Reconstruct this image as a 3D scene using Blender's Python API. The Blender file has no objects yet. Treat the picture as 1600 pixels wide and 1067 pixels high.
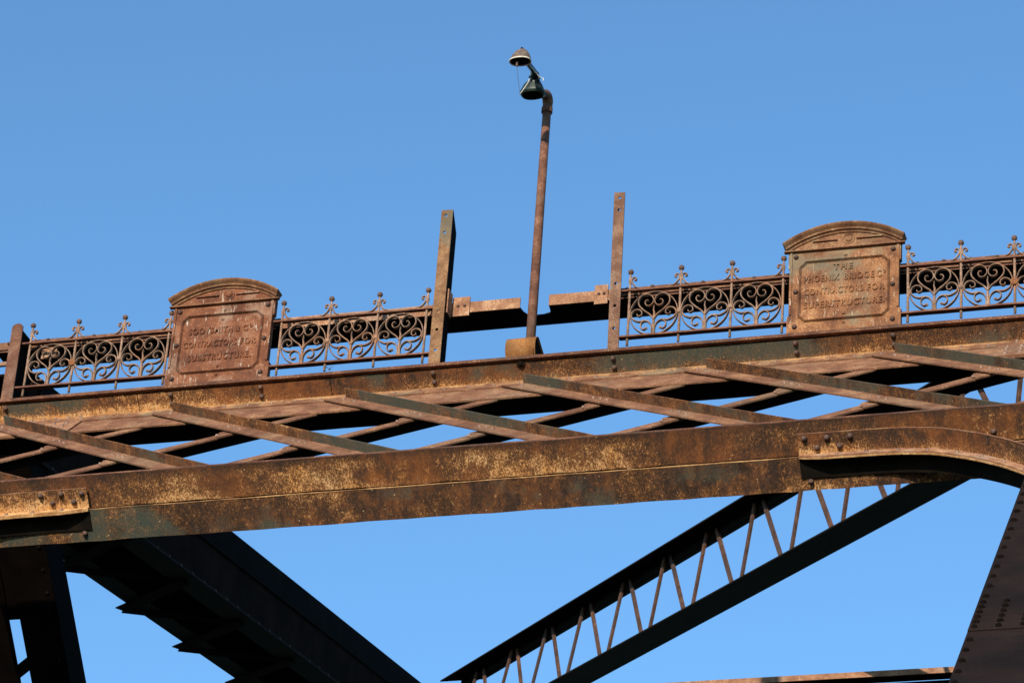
import bpy, math, random
from math import sin, cos, pi, radians, sqrt, atan2
from mathutils import Vector, Matrix
random.seed(7)
S = bpy.context.scene
COL = S.collection

# ------------------------------------------------------------------ camera
CAM = Vector((6.091565, -21.638936, -13.041320))
R0 = Vector((0.9603563, 0.2707956, 0.0662232))      # camera right
R1 = Vector((-0.0811305, 0.4987550, -0.8629376))    # camera down
R2 = Vector((-0.2667088, 0.8233549, 0.5009522))     # camera forward
FPX = 5335.59
cd = bpy.data.cameras.new('camera'); cam = bpy.data.objects.new('camera', cd); COL.objects.link(cam)
cam.matrix_world = Matrix(((R0.x, -R1.x, -R2.x, CAM.x), (R0.y, -R1.y, -R2.y, CAM.y), (R0.z, -R1.z, -R2.z, CAM.z), (0, 0, 0, 1)))
cd.sensor_width = 36.0; cd.lens = 36.0 * FPX / 1600.0; cd.clip_start = 0.1; cd.clip_end = 6000
S.camera = cam

# ------------------------------------------------------------------ light
SUN_EL, SUN_AZ = radians(20), radians(6)      # azimuth: to the left of the facade's own normal
sdir = Vector((-cos(SUN_EL) * sin(SUN_AZ), -cos(SUN_EL) * cos(SUN_AZ), sin(SUN_EL)))
W = bpy.data.worlds.new('World'); S.world = W; W.use_nodes = True
wn = W.node_tree.nodes; wl = W.node_tree.links
bg = wn['Background']; sky = wn.new('ShaderNodeTexSky'); sky.sky_type = 'NISHITA'; sky.sun_disc = False
sky.sun_elevation = SUN_EL; sky.sun_rotation = atan2(sdir.x, sdir.y); sky.altitude = 200
sky.air_density = 1.0; sky.dust_density = 0.35; sky.ozone_density = 1.0
wb = wn.new('ShaderNodeVectorMath'); wb.operation = 'MULTIPLY'; wb.inputs[1].default_value = (.62, .97, 1.21)   # the camera's colour rendering of the whole sky
wl.new(sky.outputs[0], wb.inputs[0]); wl.new(wb.outputs[0], bg.inputs[0]); bg.inputs[1].default_value = 0.15
sl = bpy.data.lights.new('sun', 'SUN'); sl.energy = 5.0; sl.angle = radians(0.53); sl.color = (1.0, 0.88, 0.70)
so = bpy.data.objects.new('sun', sl); COL.objects.link(so); so.rotation_euler = sdir.to_track_quat('Z', 'Y').to_euler()
S.view_settings.view_transform = 'Standard'; S.view_settings.look = 'None'
S.view_settings.gamma = 1; S.view_settings.use_curve_mapping = False; S.view_settings.exposure = 0.4
S.cycles.max_bounces = 5; S.cycles.diffuse_bounces = 3; S.cycles.use_denoising = True

# ------------------------------------------------------------------ the inclined portal plane
A = radians(46.5)
TV = Vector((0, sin(A), cos(A)))            # up the incline of the end posts
NV = Vector((0, -cos(A), sin(A)))           # out of the portal plane, towards the road
ORG = Vector((0, 0.08355, -0.19988))
XC = -0.82
VB = -2.85                                  # bottom chord, measured down the incline
def F(x, v, w): return ORG + Vector((x, 0, 0)) + TV * v + NV * w

# ------------------------------------------------------------------ materials
def lin(c): return (c[0], c[1], c[2], 1.0)
class NT:
    def __init__(s, name):
        s.m = bpy.data.materials.new(name); s.m.use_nodes = True
        s.n = s.m.node_tree.nodes; s.l = s.m.node_tree.links
        s.bsdf = s.n['Principled BSDF']
        g = s.n.new('ShaderNodeNewGeometry'); s.P = g.outputs['Position']
    def dot(s, vec):
        d = s.n.new('ShaderNodeVectorMath'); d.operation = 'DOT_PRODUCT'; d.inputs[1].default_value = vec
        s.l.new(s.P, d.inputs[0]); return d.outputs['Value']
    def comb(s, a, b, c):
        k = s.n.new('ShaderNodeCombineXYZ')
        for i, q in enumerate((a, b, c)): s.l.new(q, k.inputs[i])
        return k.outputs[0]
    def vmul(s, v, sc, off=(0, 0, 0)):
        k = s.n.new('ShaderNodeMapping'); k.inputs['Scale'].default_value = sc; k.inputs['Location'].default_value = off
        s.l.new(v, k.inputs['Vector']); return k.outputs[0]
    def noise(s, vec, scale, detail=4, rough=.6, dist=0):
        k = s.n.new('ShaderNodeTexNoise'); k.inputs['Scale'].default_value = scale; k.inputs['Detail'].default_value = detail
        k.inputs['Roughness'].default_value = rough; k.inputs['Distortion'].default_value = dist
        s.l.new(vec, k.inputs['Vector']); return k.outputs[0]
    def rng(s, v, a, b, lo=0, hi=1):
        k = s.n.new('ShaderNodeMapRange'); k.inputs[1].default_value = a; k.inputs[2].default_value = b
        k.inputs[3].default_value = lo; k.inputs[4].default_value = hi; s.l.new(v, k.inputs[0]); return k.outputs[0]
    def mth(s, op, a, b):
        k = s.n.new('ShaderNodeMath'); k.operation = op
        for i, q in enumerate((a, b)):
            if isinstance(q, (int, float)): k.inputs[i].default_value = q
            else: s.l.new(q, k.inputs[i])
        return k.outputs[0]
    def ramp(s, v, stops):
        k = s.n.new('ShaderNodeValToRGB'); e = k.color_ramp.elements
        while len(e) < len(stops): e.new(.5)
        for i, (p, c) in enumerate(stops):
            e[i].position = p; e[i].color = lin(c) if not isinstance(c, (int, float)) else (c, c, c, 1)
        s.l.new(v, k.inputs[0]); return k.outputs[0]
    def mix(s, fac, a, b):
        k = s.n.new('ShaderNodeMix'); k.data_type = 'RGBA'
        if isinstance(fac, (int, float)): k.inputs[0].default_value = fac
        else: s.l.new(fac, k.inputs[0])
        for i, q in ((6, a), (7, b)):
            if isinstance(q, tuple): k.inputs[i].default_value = lin(q)
            else: s.l.new(q, k.inputs[i])
        return k.outputs[2]
    def bump(s, h, strength, dist=.004, prev=None):
        k = s.n.new('ShaderNodeBump'); k.inputs['Strength'].default_value = strength; k.inputs['Distance'].default_value = dist
        s.l.new(h, k.inputs['Height'])
        if prev: s.l.new(prev, k.inputs['Normal'])
        return k.outputs[0]
    def done(s, col, nor=None, rough=.85, spec=.25, metal=0):
        if isinstance(col, tuple): s.bsdf.inputs['Base Color'].default_value = lin(col)
        else: s.l.new(col, s.bsdf.inputs['Base Color'])
        if isinstance(rough, (int, float)): s.bsdf.inputs['Roughness'].default_value = rough
        else: s.l.new(rough, s.bsdf.inputs['Roughness'])
        s.bsdf.inputs['Specular IOR Level'].default_value = spec; s.bsdf.inputs['Metallic'].default_value = metal
        if nor: s.l.new(nor, s.bsdf.inputs['Normal'])
        return s.m

GREEN = (.031, .047, .042); BROWN = (.105, .041, .018); DBROWN = (.034, .026, .022)
ORANGE = (.40, .130, .030); YELL = (.64, .28, .075); CREAM = (.68, .46, .25); PINK = (.19, .085, .052)

def flaky(name, xstops, flake=.5, paint=.5, streak=1.0, joint=0.0, joff=0.0, seed=0, tiny=.5, bump=1.0, cream=.2, shift=0.0, front=None):
    """Weathered plate: peeling green-black paint over brown rust, orange blooms, bright yellow flakes."""
    s = NT(name)
    X = s.dot((1, 0, 0)); V = s.dot(TV); Wc = s.dot(NV)
    vec = s.vmul(s.comb(X, V, Wc), (1, 1, 1), (seed * 3.7, seed * 1.3, seed * 7.9))
    stv = s.vmul(vec, (1.0, 1.0, .32))
    big = s.noise(s.vmul(vec, (1, 1, 1.6)), 1.9, 5, .55)
    mid = s.noise(stv, 7, 6, .65, .4)
    mid2 = s.noise(s.vmul(vec, (1, 1, .8), (5, 3, 1)), 11, 6, .7, .6)
    fine = s.noise(s.vmul(vec, (1, 1, .62)), 100, 8, .86)
    fine2 = s.noise(vec, 150, 3, .8)
    xm = s.rng(X, -5.5, 3.7); XR = s.ramp(xm, xstops)      # r: flake amount, g: paint amount, b: orange amount
    sep = s.n.new('ShaderNodeSeparateColor'); s.l.new(XR, sep.inputs[0])
    fl, pa, og = sep.outputs[0], sep.outputs[1], sep.outputs[2]
    fe = None
    if front: fe = s.rng(s.mth('ADD', Wc, s.mth('MULTIPLY', s.mth('SUBTRACT', mid2, .5), .22)), front, front - .07, .15, 1)   # the outer edge weathers bare and dark
    # brown field
    tone = s.mth('ADD', s.mth('MULTIPLY', mid, .8), s.mth('ADD', s.mth('MULTIPLY', s.mth('SUBTRACT', big, .5), .7), s.mth('MULTIPLY', s.mth('SUBTRACT', fine, .5), .35)))
    tone = s.mth('ADD', tone, shift)
    if front: tone = s.mth('ADD', tone, s.mth('MULTIPLY', s.mth('SUBTRACT', fe, 1), .08))
    col = s.ramp(tone, [(.24, (.014, .011, .010)), (.34, (.034, .020, .015)), (.43, (.085, .032, .015)), (.54, (.150, .052, .018)), (.66, (.23, .085, .026))])
    col = s.mix(s.mth('MULTIPLY', s.rng(mid2, .50, .68), s.mth('MULTIPLY', og, .50)), col, (.26, .085, .026))
    col = s.mix(s.mth('MULTIPLY', s.rng(fine2, .56, .66), .35), col, (.25, .095, .032))
    # paint
    pth = s.mth('ADD', s.mth('MULTIPLY', big, .9), s.mth('MULTIPLY', mid, .35))
    pm = s.rng(s.mth('ADD', pth, s.mth('MULTIPLY', pa, paint)), .90, 1.02)
    pcol = s.mix(s.rng(fine2, .4, .7), GREEN, (.07, .078, .055))
    col = s.mix(s.mth('MULTIPLY', pm, .85), col, pcol)
    # flakes: threshold falls where the region mask is high
    reg = s.mth('ADD', s.mth('MULTIPLY', s.rng(mid2, .42, .70), .5), s.mth('MULTIPLY', s.rng(big, .60, .38), .5))
    reg = s.mth('MULTIPLY', reg, fl)
    if front: reg = s.mth('MULTIPLY', reg, fe)
    if joint:
        edge = s.rng(s.mth('ADD', Wc, s.mth('MULTIPLY', s.mth('SUBTRACT', mid2, .5), .34)), joff + .085, joff - .010)
        reg = s.mth('ADD', reg, s.mth('MULTIPLY', s.mth('MULTIPLY', edge, fl), joint))
    reg = s.mth('MINIMUM', s.mth('MULTIPLY', reg, 1.45), .95)
    col = s.mix(s.mth('MULTIPLY', reg, .32), col, (.22, .085, .026))
    key = s.mth('ADD', fine, s.mth('MULTIPLY', reg, .34 * flake))
    fm = s.rng(key, .645, .735)
    om = s.rng(key, .56, .67)
    col = s.mix(s.mth('MULTIPLY', om, .5), col, (.34, .13, .036))
    fcol = s.mix(s.rng(s.mth('ADD', s.mth('MULTIPLY', fine2, .6), s.mth('MULTIPLY', mid, .4)), .42, .58), YELL, CREAM) if cream else s.mix(.3, YELL, ORANGE)
    col = s.mix(fm, col, fcol)
    # sparse bright specks
    vor = s.n.new('ShaderNodeTexVoronoi'); vor.inputs['Scale'].default_value = 34; s.l.new(vec, vor.inputs['Vector'])
    sp = s.mth('MULTIPLY', s.rng(vor.outputs['Distance'], .20, .10), s.rng(s.noise(vec, 21, 2, .5), .60, .64))
    col = s.mix(s.mth('MULTIPLY', sp, tiny), col, CREAM)
    nb = s.bump(mid2, .35 * bump, .01)
    nb = s.bump(fine, .55 * bump, .003, nb)
    nb = s.bump(key, .5 * bump, .002, nb)
    return s.done(col, nb, .88, .2)

def plain_rust(name, a, b, c=None, seed=0, scale=6, spots=.3, bump=.5, patina=None, patina_amt=.5, rough=.85, spec=.25, drip=None, crust=None):
    s = NT(name)
    vec = s.vmul(s.P, (1, 1, 1), (seed * 2.1, seed, seed * 5.3))
    mid = s.noise(vec, scale, 6, .65, .3); fine = s.noise(vec, 90, 4, .75); big = s.noise(vec, 1.7, 4, .6)
    col = s.mix(s.rng(mid, .36, .64), a, b)
    if c: col = s.mix(s.mth('MULTIPLY', s.rng(s.mth('ADD', fine, s.mth('MULTIPLY', mid, .5)), .80, .92), spots), col, c)
    if patina: col = s.mix(s.mth('MULTIPLY', s.rng(s.mth('ADD', big, s.mth('MULTIPLY', mid, .4)), .72, .82), patina_amt), col, patina)
    col = s.mix(s.mth('MULTIPLY', s.rng(fine, .5, .68), .25), col, tuple(min(1, k * 1.7) for k in b))
    if crust:
        vv = s.rng(s.mth('ADD', s.dot(TV), s.mth('MULTIPLY', s.mth('SUBTRACT', mid, .5), .5)), ORG.dot(TV) - .09, ORG.dot(TV) + .02)
        col = s.mix(s.mth('MULTIPLY', vv, .65), col, s.mix(s.rng(fine, .42, .58), (.30, .13, .045), (.55, .33, .14)))
    if drip:
        dz = s.noise(s.vmul(vec, (1, 1, .16)), 60, 4, .7)
        col = s.mix(s.mth('MULTIPLY', s.mth('MULTIPLY', s.rng(dz, .57, .66), s.rng(s.noise(vec, 9, 3, .6), .48, .60)), .75), col, drip)
    nb = s.bump(mid, .25 * bump, .006); nb = s.bump(fine, .6 * bump, .002, nb)
    return s.done(col, nb, rough, spec)

# ramps: position along the strut (0 = left end, 1 = right end) -> (flakes, paint, orange)
top_stops = [(0, (1.0, .3, .8)), (.05, (1.0, .75, .6)), (.12, (1.0, .55, .8)), (.17, (.95, .10, .9)), (.24, (.55, .05, 1.0)), (.34, (.22, 0.1, .95)), (.385, (.3, .75, .5)), (.41, (.3, .1, .9)),
             (.45, (.45, .5, .5)), (.52, (.5, .55, .4)), (.58, (.22, .95, .15)), (.72, (.30, .9, .2)), (.80, (.45, .55, .5)), (.90, (.25, .75, .3)), (1, (.7, .5, .6))]
bf_stops = [(0, (.9, .2, .6)), (.12, (.45, .3, .5)), (.24, (.55, .45, .6)), (.31, (.9, .3, .5)), (.42, (.85, .1, .6)),
            (.55, (1.0, .15, .55)), (.62, (.95, .1, .5)), (.70, (.4, .0, .7)), (.78, (.45, .0, .9)), (.86, (1.0, .1, .6)), (1, (1.0, .2, .7))]
br_stops = [(0, (.5, .5, .5)), (.17, (.60, .85, .4)), (.27, (.55, .85, .2)), (.33, (.3, .7, .2)), (.42, (.80, .35, .7)),
            (.5, (.35, .5, .5)), (.6, (.60, .4, .7)), (.68, (.45, .6, .4)), (.78, (.9, .4, .6)), (1, (.7, .3, .6))]
ar_stops = [(0, (.85, .0, .9)), (.22, (.80, .0, .9)), (.5, (.5, .5, .5)), (.79, (.85, .2, .5)), (.85, (.35, .4, .6)), (.92, (.6, .2, .9)), (1, (.5, .3, .9))]
M = {}
M['top'] = flaky('peeling_green_plate', top_stops, flake=.60, paint=.46, joint=1.0, joff=-.20 * cos(A) * 0 + ORG.dot(NV), seed=1, tiny=.8)
M['bot_front'] = flaky('flaking_rust_plate', bf_stops, flake=.56, paint=.36, seed=2, tiny=.6, shift=-.035, joint=.22, joff=ORG.dot(NV), front=ORG.dot(NV) + .245)
M['bot_rear'] = flaky('dark_rust_plate', br_stops, flake=.56, paint=.46, seed=3, tiny=.7, shift=-.075)
M['arch'] = flaky('arch_rust_plate', ar_stops, flake=.66, paint=.22, seed=4, tiny=.3, shift=-.05, joint=.7, joff=ORG.dot(NV))
ds = [(0, (.3, .7, .7)), (.10, (.45, .5, .8)), (.2, (.5, .6, .7)), (.34, (1.0, .35, .7)), (.40, (.35, .85, .6)), (.52, (.45, .75, .7)), (.62, (.65, .45, .8)), (.75, (.45, .65, .7)), (1, (.25, .85, .4))]
M['diag_green'] = flaky('green_lattice_leg', ds, flake=.50, paint=.52, seed=5, tiny=.5)
M['pink'] = plain_rust('smooth_pinkish_rust', (.098, .042, .023), (.180, .078, .042), (.52, .33, .18), 1, 5, .5, .4, (.13, .105, .068), .35)
M['pink2'] = plain_rust('warm_pinkish_rust', (.115, .048, .026), (.205, .090, .048), (.55, .34, .18), 2, 7, .5, .4, (.13, .11, .072), .3)
M['crust'] = plain_rust('yellow_crusted_rust', (.24, .11, .045), (.46, .25, .10), (.75, .52, .28), 3, 14, .7, .8)
M['dark'] = plain_rust('shade_black_steel', (.0036, .0025, .0020), (.0065, .0044, .0036), (.022, .011, .007), 4, 3, .35, .3, rough=.9, spec=.03)  # near-black base colour stands for the shade on these members
M['dark_warm'] = plain_rust('shade_brown_steel', (.0060, .0042, .0038), (.0140, .0080, .0065), (.03, .018, .012), 5, 2.2, .3, .3, rough=.8, spec=.08)  # cast shadow over the end posts mixed into this brown-black
M['web_shade'] = plain_rust('shade_web_steel', (.0080, .0038, .0024), (.017, .0080, .0052), (.026, .013, .008), 6, 2.5, .3, .2, rough=.9, spec=.02)  # unlit side of the chord web put into the colour
M['black_shade'] = plain_rust('painted_shade_steel', (.005, .0042, .0036), (.011, .0075, .0055), (.04, .022, .012), 7, 5, .3, .3, rough=.9, spec=.05)  # shade of undersides and rear legs carried in the colour
M['lacing'] = plain_rust('brown_lacing_rust', (.045, .024, .018), (.095, .045, .030), (.30, .16, .10), 8, 9, .5, .4, (.035, .03, .035), .6)
M['edge'] = plain_rust('rolled_edge_rust', (.055, .022, .014), (.135, .052, .028), (.45, .28, .16), 9, 6, .5, .5, (.04, .028, .02), .5)
M['fence'] = plain_rust('weathered_wrought_iron', (.125, .075, .052), (.27, .165, .115), (.52, .36, .24), 10, 14, .55, .6, (.24, .095, .038), .5)
M['rail'] = plain_rust('rust_brown_rail', (.085, .035, .024), (.16, .068, .042), (.34, .18, .10), 11, 9, .4, .5)
M['ball'] = plain_rust('dull_iron_ball', (.075, .045, .038), (.12, .07, .055), (.25, .12, .07), 12, 20, .4, .5)
M['plaqueL'] = plain_rust('red_rust_casting', (.070, .024, .013), (.185, .060, .024), (.38, .30, .22), 13, 6, .35, 1.0, (.25, .20, .155), .45, drip=(.52, .45, .36))
M['plaqueR'] = plain_rust('tan_rust_casting', (.085, .033, .017), (.24, .098, .040), (.50, .33, .18), 14, 5, .5, 1.0, (.115, .11, .078), .75, drip=(.48, .38, .28))
M['cornice'] = plain_rust('mossy_cornice_rust', (.090, .038, .020), (.20, .090, .043), (.42, .30, .17), 15, 10, .5, .8, (.085, .068, .042), .4)
M['bolt'] = plain_rust('dark_bolt_iron', (.045, .028, .024), (.10, .052, .038), (.28, .16, .11), 16, 30, .4, .4, rough=.7)
M['postL'] = plain_rust('mottled_post_rust', (.105, .050, .024), (.22, .115, .056), (.36, .22, .12), 17, 8, .6, .7, (.085, .088, .066), .7, spec=.2)
M['postR'] = plain_rust('streaked_post_rust', (.090, .040, .024), (.18, .092, .056), (.34, .29, .23), 18, 7, .5, .6, (.17, .17, .145), .7)
M['pole'] = plain_rust('rusty_pipe', (.070, .029, .018), (.155, .064, .036), (.38, .25, .18), 19, 8, .35, .4, (.10, .074, .060), .4)
M['ochre'] = plain_rust('ochre_rust_sheet', (.17, .066, .020), (.26, .108, .030), (.72, .42, .13), 20, 7, .45, .6, (.11, .06, .028), .5)
M['beam'] = plain_rust('brown_beam_rust', (.17, .075, .042), (.29, .145, .078), (.62, .44, .28), 21, 11, .5, .6, (.20, .17, .15), .4)
M['lamp_metal'] = plain_rust('grey_brown_cast_shade', (.07, .052, .042), (.14, .10, .08), (.22, .18, .15), 22, 40, .4, .5)
M['lamp_green'] = plain_rust('dark_green_enamel', (.012, .022, .020), (.02, .034, .030), None, 23, 10, .3, .2, rough=.4)
M['lamp_white'] = plain_rust('chipped_white_enamel', (.55, .50, .42), (.68, .64, .56), None, 24, 30, .3, .2, (.3, .2, .12), .4)
M['wire'] = plain_rust('pale_frayed_wire', (.55, .52, .46), (.7, .68, .62), None, 25, 30, .3, .1)
M['letters'] = plain_rust('raised_letter_rust', (.085, .036, .021), (.15, .062, .034), (.42, .34, .26), 26, 18, .35, .6)
M['rivet'] = plain_rust('worn_rivet_heads', (.10, .05, .034), (.20, .11, .07), (.5, .38, .28), 27, 40, .6, .2, rough=.55, spec=.4)
M['knot'] = plain_rust('orange_rust_knot', (.13, .050, .022), (.22, .085, .032), None, 28, 30)
M['lip'] = plain_rust('patchy_yellow_lip', (.10, .045, .020), (.36, .19, .075), (.70, .48, .24), 31, 5, .6, .6, (.030, .020, .015), .9)
M['strip'] = plain_rust('crusted_flange_leg', (.115, .048, .026), (.205, .090, .048), (.55, .34, .18), 33, 7, .5, .4, (.12, .125, .085), .5, crust=True)
M['strip_back'] = plain_rust('brown_beam_top', (.085, .036, .021), (.17, .075, .040), (.45, .26, .14), 34, 9, .5, .6)
M['deep_shade'] = plain_rust('deep_shade_steel', (.0018, .0013, .0011), (.0036, .0024, .0020), (.012, .006, .004), 35, 4, .3, .3, rough=.95, spec=.02)  # shadow over the truss diagonal's front put into the colour, darkest tone
M['weed'] = NT('dry_weed').done((.05, .035, .02), None, .9)
g = NT('river_gravel'); gn = g.noise(g.P, .8, 8, .7)
M['ground'] = g.done(g.mix(g.rng(gn, .35, .65), (.030, .032, .022), (.060, .055, .042)), g.bump(gn, .4, .05), .95, .1)

# ------------------------------------------------------------------ mesh helpers
WLOC = {}
def tag(o, label=None, cat=None, group=None, kind=None):
    for k, v in (('label', label), ('category', cat), ('group', group), ('kind', kind)):
        if v: o[k] = v
    return o
def thing(name, loc, label, cat, group=None):
    o = bpy.data.objects.new(name, None); COL.objects.link(o); o.location = loc; o.empty_display_size = .1
    WLOC[o.name] = Vector(loc); return tag(o, label, cat, group)
def add(name, geo, mat, parent=None, origin=None, smooth=False):
    vs, fs = geo
    vs = [Vector(v) for v in vs]
    if origin is None:
        lo = Vector([min(v[i] for v in vs) for i in range(3)]); hi = Vector([max(v[i] for v in vs) for i in range(3)])
        origin = (lo + hi) / 2
    me = bpy.data.meshes.new(name); me.from_pydata([tuple(v - origin) for v in vs], [], fs); me.update()
    if mat: me.materials.append(M[mat] if isinstance(mat, str) else mat)
    if smooth: me.polygons.foreach_set('use_smooth', [True] * len(me.polygons))
    return link(name, me, parent, origin)
def link(name, me, parent, origin, rot=None):
    o = bpy.data.objects.new(name, me); COL.objects.link(o)
    o.location = origin - (WLOC[parent.name] if parent else Vector())
    if rot: o.rotation_euler = rot
    o.parent = parent; WLOC[o.name] = Vector(origin); return o
def join(*gs):
    vs, fs = [], []
    for v, f in gs:
        k = len(vs); vs += list(v); fs += [tuple(i + k for i in q) for q in f]
    return vs, fs
def prism(pts, d):
    """extrude a polygon (list of world points) by vector d"""
    n = len(pts); pts = [Vector(p) for p in pts]; d = Vector(d)
    nn = Vector()
    for i in range(n): nn += (pts[i] - pts[0]).cross(pts[(i + 1) % n] - pts[0])
    if nn.dot(d) > 0: pts = pts[::-1]
    v = pts + [p + d for p in pts]
    f = [tuple(range(n)), tuple(reversed(range(n, 2 * n)))] + [(i, i + n, (i + 1) % n + n, (i + 1) % n) for i in range(n)]
    return v, f
def box(x0, x1, y0, y1, z0, z1): return prism([(x0, y0, z0), (x1, y0, z0), (x1, y1, z0), (x0, y1, z0)], (0, 0, z1 - z0))
def fbox(x0, x1, v0, v1, w0, w1, seg=0, amp=.0, f=F):
    """box in the portal frame; with seg > 0 the long sides are slightly wavy, as old rolled plate is"""
    if not seg: return prism([f(x0, v0, w0), f(x1, v0, w0), f(x1, v1, w0), f(x0, v1, w0)], f(0, 0, w1) - f(0, 0, w0))
    vs, fs = [], []
    for i in range(seg + 1):
        x = x0 + (x1 - x0) * i / seg
        j = [random.uniform(-amp, amp) for _ in range(4)]
        vs += [f(x, v0 + j[0] * .5, w0 + j[1]), f(x, v1 + j[0] * .5, w0 + j[1]), f(x, v1 + j[2] * .5, w1 + j[3]), f(x, v0 + j[2] * .5, w1 + j[3])]
    for i in range(seg):
        a = i * 4
        for k in range(4): fs.append((a + k, a + (k + 1) % 4, a + 4 + (k + 1) % 4, a + 4 + k))
    fs.append((3, 2, 1, 0)); e = seg * 4; fs.append((e, e + 1, e + 2, e + 3))
    return vs, fs
def basis(d):
    d = Vector(d).normalized(); a = Vector((0, 0, 1)) if abs(d.z) < .9 else Vector((1, 0, 0))
    x = a.cross(d).normalized(); return x, d.cross(x), d
def tube(pts, r, n=10, cap=True):
    pts = [Vector(p) for p in pts]; vs, fs = [], []
    rs = r if isinstance(r, (list, tuple)) else [r] * len(pts)
    x0 = None
    for i, p in enumerate(pts):
        d = (pts[min(i + 1, len(pts) - 1)] - pts[max(i - 1, 0)]).normalized()
        if x0 is None: x0 = basis(d)[0]
        x0 = (x0 - d * x0.dot(d)).normalized(); y = d.cross(x0)
        vs += [p + (x0 * cos(2 * pi * k / n) + y * sin(2 * pi * k / n)) * rs[i] for k in range(n)]
    for i in range(len(pts) - 1):
        for k in range(n):
            a = i * n + k; b = i * n + (k + 1) % n; fs.append((a, b, b + n, a + n))
    if cap: fs.append(tuple(reversed(range(n)))); fs.append(tuple(range((len(pts) - 1) * n, len(pts) * n)))
    return vs, fs
def ribbon(pts, wid, dep, y0=0.0, closed=False, ox=0., oz=0.):
    """flat bar bent in the XZ plane: wid in plane (may be a list), dep across it"""
    n = len(pts); vs, fs = [], []
    ws = wid if isinstance(wid, (list, tuple)) else [wid] * n
    for i in range(n):
        if closed: a, b = pts[i - 1], pts[(i + 1) % n]
        else: a, b = pts[max(i - 1, 0)], pts[min(i + 1, n - 1)]
        dx, dz = b[0] - a[0], b[1] - a[1]; L = math.hypot(dx, dz) or 1; nx, nz = -dz / L, dx / L; h = ws[i] / 2; q = h * .45
        x, z = pts[i][0] + ox, pts[i][1] + oz; d = dep / 2
        ring = [(-h, -d * .45), (-q, -d), (q, -d), (h, -d * .45), (h, d * .45), (q, d), (-q, d), (-h, d * .45)]
        vs += [Vector((x + nx * u, y0 + e, z + nz * u)) for u, e in ring]
    m = 8
    for i in range(n if closed else n - 1):
        for k in range(m):
            a = i * m + k; b = i * m + (k + 1) % m; j = ((i + 1) % n) * m
            fs.append((a, b, j + (k + 1) % m, j + k))
    if not closed: fs.append(tuple(reversed(range(m)))); fs.append(tuple(range((n - 1) * m, n * m)))
    return vs, fs
def smooth(pts, sub=4):
    out = []
    P = [pts[0]] + list(pts) + [pts[-1]]
    for i in range(1, len(P) - 2):
        for k in range(sub):
            t = k / sub; a, b, c, d = P[i - 1], P[i], P[i + 1], P[i + 2]
            out.append(tuple(.5 * (2 * b[j] + (c[j] - a[j]) * t + (2 * a[j] - 5 * b[j] + 4 * c[j] - d[j]) * t * t + (3 * b[j] - a[j] - 3 * c[j] + d[j]) * t ** 3) for j in range(len(b))))
    out.append(tuple(pts[-1])); return out
def dome(p, nrm, r, h=None, seg=8, rings=3):
    h = h or r * .7; x, y, d = basis(nrm); p = Vector(p); vs, fs = [], []
    for j in range(rings):
        a = j / rings * pi / 2
        vs += [p + (x * cos(2 * pi * k / seg) + y * sin(2 * pi * k / seg)) * r * cos(a) + d * h * sin(a) for k in range(seg)]
    vs.append(p + d * h)
    for j in range(rings - 1):
        for k in range(seg): a = j * seg + k; b = j * seg + (k + 1) % seg; fs.append((a, b, b + seg, a + seg))
    for k in range(seg): fs.append(((rings - 1) * seg + k, (rings - 1) * seg + (k + 1) % seg, rings * seg))
    return vs, fs
def sphere(p, r, seg=16, rings=10, sq=(1, 1, 1)):
    vs, fs = [], []; p = Vector(p)
    for j in range(1, rings):
        a = pi * j / rings
        vs += [p + Vector((sin(a) * cos(2 * pi * k / seg) * sq[0], sin(a) * sin(2 * pi * k / seg) * sq[1], cos(a) * sq[2])) * r for k in range(seg)]
    vs += [p + Vector((0, 0, r * sq[2])), p - Vector((0, 0, r * sq[2]))]
    T = len(vs) - 2
    for j in range(rings - 2):
        for k in range(seg): a = j * seg + k; b = j * seg + (k + 1) % seg; fs.append((a, a + seg, b + seg, b))
    for k in range(seg):
        fs.append((T, k, (k + 1) % seg)); e = (rings - 2) * seg; fs.append((T + 1, e + (k + 1) % seg, e + k))
    return vs, fs
BOLT = {}
def bolts(parent, spots, nrm, r, h=None, name='bolt', mat='bolt'):
    """individually lifted bolt heads sharing one mesh"""
    key = (tuple(round(c, 3) for c in nrm), r, h, mat)
    if key not in BOLT:
        v, f = dome((0, 0, 0), nrm, r, h, 12, 4); me = bpy.data.meshes.new('bolt_head'); me.from_pydata([tuple(q) for q in v], [], f)
        me.materials.append(M[mat]); me.polygons.foreach_set('use_smooth', [True] * len(me.polygons)); BOLT[key] = me
    for p in spots: link(name, BOLT[key], parent, Vector(p))
def rivets(parent, spots, nrm, r, h=None, mat='rivet'):
    if not spots: return
    o = add('rivets', join(*[dome(p, nrm, r * random.uniform(.88, 1.1), h, 8, 2) for p in spots]), mat, parent, smooth=True)
    o['kind'] = 'stuff'; return o
def plate_holes(name, outline, holes, thick, mat, parent, y):
    """flat plate in the XZ plane with real drilled holes; outline and holes in world x,z; front face at y"""
    cu = bpy.data.curves.new(name, 'CURVE'); cu.dimensions = '2D'; cu.fill_mode = 'BOTH'; cu.extrude = thick / 2
    def spl(pts):
        s = cu.splines.new('POLY'); s.points.add(len(pts) - 1); s.use_cyclic_u = True
        for i, p in enumerate(pts): s.points[i].co = (p[0], p[1], 0, 1)
    spl(outline)
    for hx, hz, hr in holes: spl([(hx + hr * cos(2 * pi * k / 12), hz + hr * sin(2 * pi * k / 12)) for k in range(12)])
    o = bpy.data.objects.new(name, cu); COL.objects.link(o)
    dg = bpy.context.evaluated_depsgraph_get(); me = bpy.data.meshes.new_from_object(o.evaluated_get(dg)); bpy.data.objects.remove(o)
    vs = [(v.co.x, y + thick / 2 - v.co.z, v.co.y) for v in me.vertices]; fs = [tuple(p.vertices) for p in me.polygons]
    return add(name, (vs, fs), mat, parent)
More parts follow.
